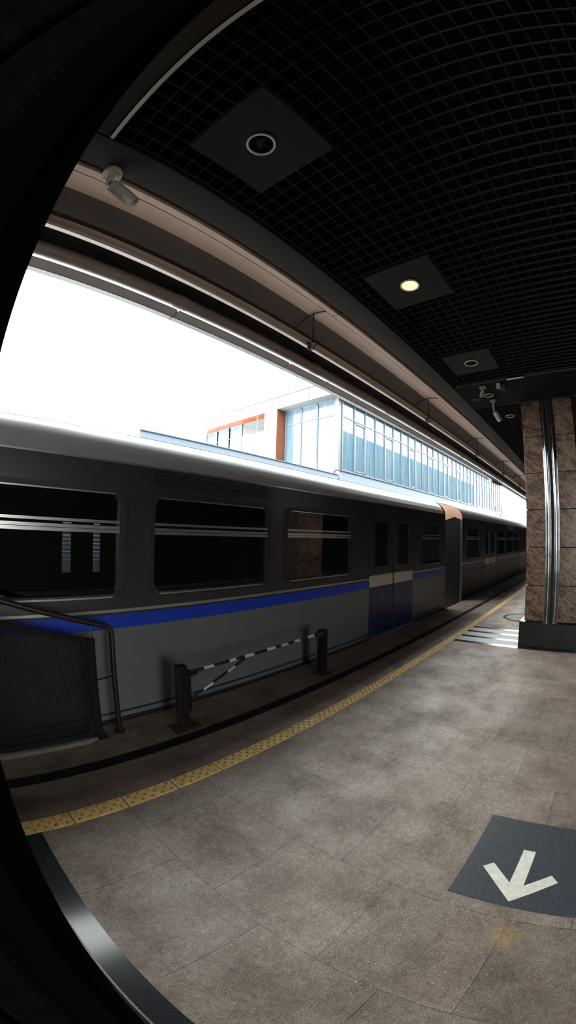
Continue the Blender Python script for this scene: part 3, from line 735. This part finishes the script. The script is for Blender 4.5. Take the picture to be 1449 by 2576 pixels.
    for a, b in zip(ds[::2], ds[1::2]):
        if b-a < .7: continue
        bn = MB().box(a+.15, b-.15, TY+.10, TY+.52, .36, .46).build('bench', M['train_seat'], t, bevel=.03)
        MB().box(a+.15, b-.15, TY+.06, TY+.14, .44, .93).build('bench_back', M['train_seat'], bn, bevel=.02)
        for xx in (a+.12, b-.12):
            MB().tube([(xx, TY+.55, 0), (xx, TY+.55, 2.03)], .017, 10).build('pole', M['train_alu'], t)
        MB().tube([(a+.12, TY+.55, 1.83), (b-.12, TY+.55, 1.83)], .015, 10).build('grab_rail', M['train_alu'], t)
    return t
car('near grey metro train car with a broad blue stripe behind the striped barrier', -9.6, 8.06,
    [(-6.9, -5.6), (-3.05, -1.75), (-1.48, -.18), (-.11, 1.205), (1.475, 2.785), (3.06, 4.345), (6.77, 7.76)], [(-5.3, -3.75), (4.86, 6.395)], [(1.47, 2.78)],
    [(1.41, 1.545), (1.865, 1.98)])
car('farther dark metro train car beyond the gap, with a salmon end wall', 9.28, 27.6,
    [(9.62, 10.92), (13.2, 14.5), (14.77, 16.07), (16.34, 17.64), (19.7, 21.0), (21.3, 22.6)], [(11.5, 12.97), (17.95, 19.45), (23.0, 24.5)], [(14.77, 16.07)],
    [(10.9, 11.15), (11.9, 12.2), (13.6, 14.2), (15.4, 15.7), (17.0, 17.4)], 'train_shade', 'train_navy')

# ------------------------------------------------------------------ buildings across the tracks
gb = thing('glass_building', 'white modern building with a long glazed front and orange panels beyond the train', 'building', (25, 13, 0))
BX, BY, EX = 13.8, 10.0, 46.4
MB().box(BX, EX, BY+.25, 24, -1.3, 4.57).build('base_wall', M['bld_white'], gb)
MB().box(BX+.03, EX, BY-.02, BY+.25, 2.0, 4.57).build('sill_cladding', M['bld_grey'], gb)
MB().box(BX-.02, EX+.02, BY-.07, BY+.27, 4.57, 4.61).build('sill_ledge', M['bld_frame'], gb)
# roof slab with deep fascia
rf = MB().box(13.19, EX+.3, 9.65, 21.1, 8.0, 8.62).build('roof', M['bld_white'], gb)
mb = MB().box(13.17, EX+.3, 9.63, 21.12, 8.62, 8.66)
for yy in (11.32, 13.44, 15.69, 16.93, 19.3): mb.box(13.184, 13.195, yy-.018, yy+.018, 8.0, 8.62)
mb.build('roof_edge', M['canopy_dark'], rf)
# side face: glazing next to the corner, orange fin, white wall, recessed windows
MB().box(BX-.08, BX+.12, BY-.02, BY+.2, 4.6, 8.0).build('corner_column', M['bld_white'], gb)
def pane_x(y0, y1, z0, z1, zt, name='window'):
    fr = MB().box(BX-.03, BX+.05, y0-.03, y0+.03, z0, z1).box(BX-.03, BX+.05, y1-.03, y1+.03, z0, z1).box(BX-.03, BX+.05, y0, y1, z0, z0+.06).box(BX-.03, BX+.05, y0, y1, z1-.06, z1).box(BX-.03, BX+.05, y0, y1, zt-.025, zt+.025).build(name, M['bld_frame'], gb)
    MB().box(BX+.01, BX+.015, y0, y1, z0, z1).build('pane', M['bld_glass'], fr)
for k in range(3): pane_x(10.28+1.05*k, 11.29+1.05*k, 4.4, 8.0, 7.22)
MB().box(13.19, BX+.05, 13.46, 13.52, 3.5, 8.0).build('orange_panel', M['bld_orange'], gb)
MB().box(13.19, 13.3, 13.52, 14.4, 3.5, 8.0).build('white_panel', M['bld_white'], gb)
MB().box(13.25, BX+.2, 14.4, 21.0, 7.985, 8.004).build('orange_soffit', M['bld_orange'], gb)
for a, b in ((16.95, 18.1), (18.1, 19.3), (19.3, 20.5)): pane_x(a, b, 3.6, 7.98, 7.25)
wh = MB().box(BX, BX+.1, 14.35, 16.9, 3.5, 7.24).build('white_side_wall', M['bld_white'], gb)
mb = MB()
for a, b in ((14.42, 15.62), (15.72, 16.9)):
    for k in range(12):
        z = 7.27+.06*k; mb.add([(BX-.03, a, z), (BX-.03, b, z), (BX+.04, b, z+.045), (BX+.04, a, z+.045)], [(0,1,2,3)])
mb.build('louvre', M['bld_louvre'], gb)
MB().box(BX-.005, BX+.0, 14.4, 14.41, 3.6, 7.25).box(BX-.006, BX, 15.66, 15.68, 3.6, 7.25).box(13.185, 13.19, 13.5, 14.4, 7.0, 7.03).box(13.185, 13.19, 13.5, 14.4, 5.45, 5.48).build('panel_joint', M['bld_louvre'], gb)
MB().box(BX+1.6, EX-1, BY+4.2, BY+4.3, 4.6, 8.0).box(BX+.3, EX-.5, BY+.3, 20, 4.55, 4.6).build('room', M['bld_in'], gb)
# glazed front: one window per bay
for k in range(32):
    xa = 14.02+1.012*k; xb = xa+1.012; op = k % 3 == 1
    fr = MB().box(xa-.03, xa+.03, BY-.05, BY+.07, 4.6, 8.0).box(xa, xb, BY-.03, BY+.05, 7.17, 7.23).box(xa, xb, BY-.03, BY+.05, 4.6, 4.66).box(xa, xb, BY-.03, BY+.05, 7.94, 8.0)
    if op: fr.box(xa+.04, xa+.10, BY-.045, BY+.03, 4.7, 7.12).box(xb-.10, xb-.04, BY-.045, BY+.03, 4.7, 7.12).box(xa+.04, xb-.04, BY-.045, BY+.03, 7.05, 7.12).box(xa+.04, xb-.04, BY-.045, BY+.03, 4.68, 4.75)
    if k == 31: fr.box(xb-.04, xb+.04, BY-.05, BY+.07, 4.6, 8.0)
    f = fr.build('window', M['bld_frame'], gb)
    MB().box(xa+.02, xb-.02, BY, BY+.006, 4.6, 8.0).build('pane', M['bld_glass'], f)
lb = thing('low_building', 'low flat blue-grey parapet roof in front of the white building, above the train', 'building', (9, 10.6, 0))
MB().box(4.45, 13.72, 9.95, 13.0, 4.03, 4.33).build('parapet', M['bld_grey'], lb)
mb = MB().box(4.42, 13.74, 9.92, 13.02, 4.33, 4.36)
mb.build('coping', M['bld_frame'], lb)
mb = MB()
for k in range(36): mb.box(-30, BX, 9.97-.012, 10.1, -1.3+.1*k, -1.3+.1*k+.088)
mb.box(4.45, BX, 9.98, 10.1, 2.3, 4.03)
mb.build('siding', M['siding'], lb)
wl = MB().box(EX+.5, 75, BY, BY+2.2, -1.3, 4.57); struct('boundary_wall', wl, plain('pale_rose_wall', (0.136, 0.115, 0.119), .6), None)
fn = thing('spiked_fence', 'row of thin upright spikes on the far boundary wall', 'fence', (56, BY, 4.57))
for k in range(14): MB().tube([(47.2+1.35*k, BY+.1, 4.57), (47.2+1.35*k, BY+.1, 5.15-.012*k)], .03, 6).build('spike', M['bld_grey'], fn)
MB().box(47, 66, BY+.08, BY+.12, 4.70, 4.73).build('rail', M['bld_grey'], fn)
dm = thing('domed_hut', 'small grey domed roof beyond the end of the glazed building', 'building', (47.8, 11.2, 4.572))
mb = MB(); n = 16
mb.add(sum([[(47.8+.95*math.cos(e)*math.cos(2*PI*k/n), 11.2+.95*math.cos(e)*math.sin(2*PI*k/n), 4.572+.55*math.sin(e)) for k in range(n)] for e in (0, .35, .7, 1.05, 1.5)], []), [(j*n+k, j*n+(k+1) % n, (j+1)*n+(k+1) % n, (j+1)*n+k) for j in range(4) for k in range(n)], True)
mb.build('dome', M['bld_louvre'], dm); MB().tube([(47.5, 11.2, 5.0), (47.5, 11.2, 5.45)], .05, 8).build('mast', M['bld_louvre'], dm)
tw = thing('red_banner', 'red lettered banner board standing beside the marble pillar edge, far off', 'banner', (66.2, 10.4, 4.5))
mb = MB().box(65.9, 67.4, 10.35, 10.45, 4.57, 5.6)
for k in range(5): mb.box(65.3, 65.9, 10.36, 10.44, 4.7+.2*k, 4.82+.2*k)
mb.build('board', M['bld_orange'], tw)
ob = thing('orange_sign', 'small orange upright sign seen through the last windows of the glazed building', 'sign', (45.6, 9.4, 4.6))
MB().box(45.25, 46.2, 9.5, 9.6, 4.62, 5.38).build('board', M['bld_orange'], ob)
MB().box(45.7, 45.76, 9.5, 9.6, 4.5, 4.64).build('leg', M['bld_orange'], ob)
wt = thing('water_tank', 'small grey cylindrical tank standing on the far boundary wall', 'tank', (58.6, 11.0, 4.57))
MB().tube([(58.6, 11.0, 4.572), (58.6, 11.0, 5.2)], .5, 14).build('drum', M['bld_grey'], wt)

# building above the platform, seen mirrored in the glazing
uw = MB().box(-30, 66, .8, 1.2, 3.9, 10.9)
struct('wall_upper', uw, M['upper_wall'])
mb = MB()
for k in range(60): mb.box(-29+1.58*k, -28.2+1.58*k, 1.2, 1.215, 9.2, 9.75)
for z in (10.15, 10.25, 10.35): mb.box(-30, 66, 1.2, 1.21, z, z+.03)
struct('window_strip_wall', mb, M['upper_win'])
# back wall, with an added opening and passage to aim daylight at the train
struct('wall_back', MB().box(.85, XB, -4.6, -4.4, 0, 3.8).box(XA, -1.7, -4.6, -4.4, 0, 3.8).box(-1.7, .85, -4.6, -4.4, 2.3, 3.8), M['panel'])
struct('wall_light_baffle', MB().box(.85, 1.05, -6.7, -4.6, 0, 3.5).box(-1.9, -1.7, -6.7, -4.6, 0, 3.5), M['panel'])  # unseen passage walls, added to keep daylight off the far train
struct('roof_overhang', MB().box(-12, 2.0, 1.2, 5.1, 6.0, 6.4).box(2.0, XB, 1.2, 4.5, 6.0, 6.4), M['canopy_dark'])
struct('wall_light_block', MB().box(-.80, -.12, .85, 2.2, 0, 3.49), M['panel'])  # unseen wall, added to block sky light from the left floor
struct('wall_end', MB().box(XB, XB+.2, -4.6, 2.7, 0, 3.8), M['panel'])

# ------------------------------------------------------------------ light, camera
w = bpy.data.worlds.new('overcast'); scn.world = w; w.use_nodes = True
bg = w.node_tree.nodes['Background']; bg.inputs[0].default_value = (.93, 1.0, .965, 1); bg.inputs[1].default_value = 13.0

cd = bpy.data.cameras.new('camera'); co = bpy.data.objects.new('camera', cd); COL.objects.link(co); scn.camera = co
cd.type = 'PANO'
P = cd if hasattr(cd, 'panorama_type') else cd.cycles
P.panorama_type = 'FISHEYE_LENS_POLYNOMIAL'; P.fisheye_fov = math.radians(240)
cd.sensor_fit = 'VERTICAL'; cd.sensor_width = 14.49; cd.sensor_height = 25.76
K = [1.05451297, -.06145663, -.06479924, .06237008]
P.fisheye_polynomial_k0 = 0
P.fisheye_polynomial_k1 = -K[0]/10; P.fisheye_polynomial_k2 = -K[1]/100; P.fisheye_polynomial_k3 = -K[2]/1000; P.fisheye_polynomial_k4 = -K[3]/10000
cd.shift_x = -87.798/1449; cd.shift_y = 4.17/2576
R = Matrix(((.61759955, -.78629319, .01771508), (-.0606612, -.02516554, .99784113), (-.78414987, -.61734085, -.06323972)))
co.matrix_world = Matrix.Translation((0, 0, 1.5)) @ R.transposed().to_4x4()
cd.clip_start = .005; cd.clip_end = 400

vs = scn.view_settings; vs.view_transform = 'Standard'; vs.look = 'None'; vs.exposure = 0; vs.gamma = 1; vs.use_curve_mapping = False
scn.cycles.use_denoising = True
scn.cycles.max_bounces = 7; scn.cycles.diffuse_bounces = 3; scn.cycles.glossy_bounces = 3; scn.cycles.transparent_max_bounces = 12
scn.cycles.caustics_reflective = False
scn.cycles.sample_clamp_indirect = 6
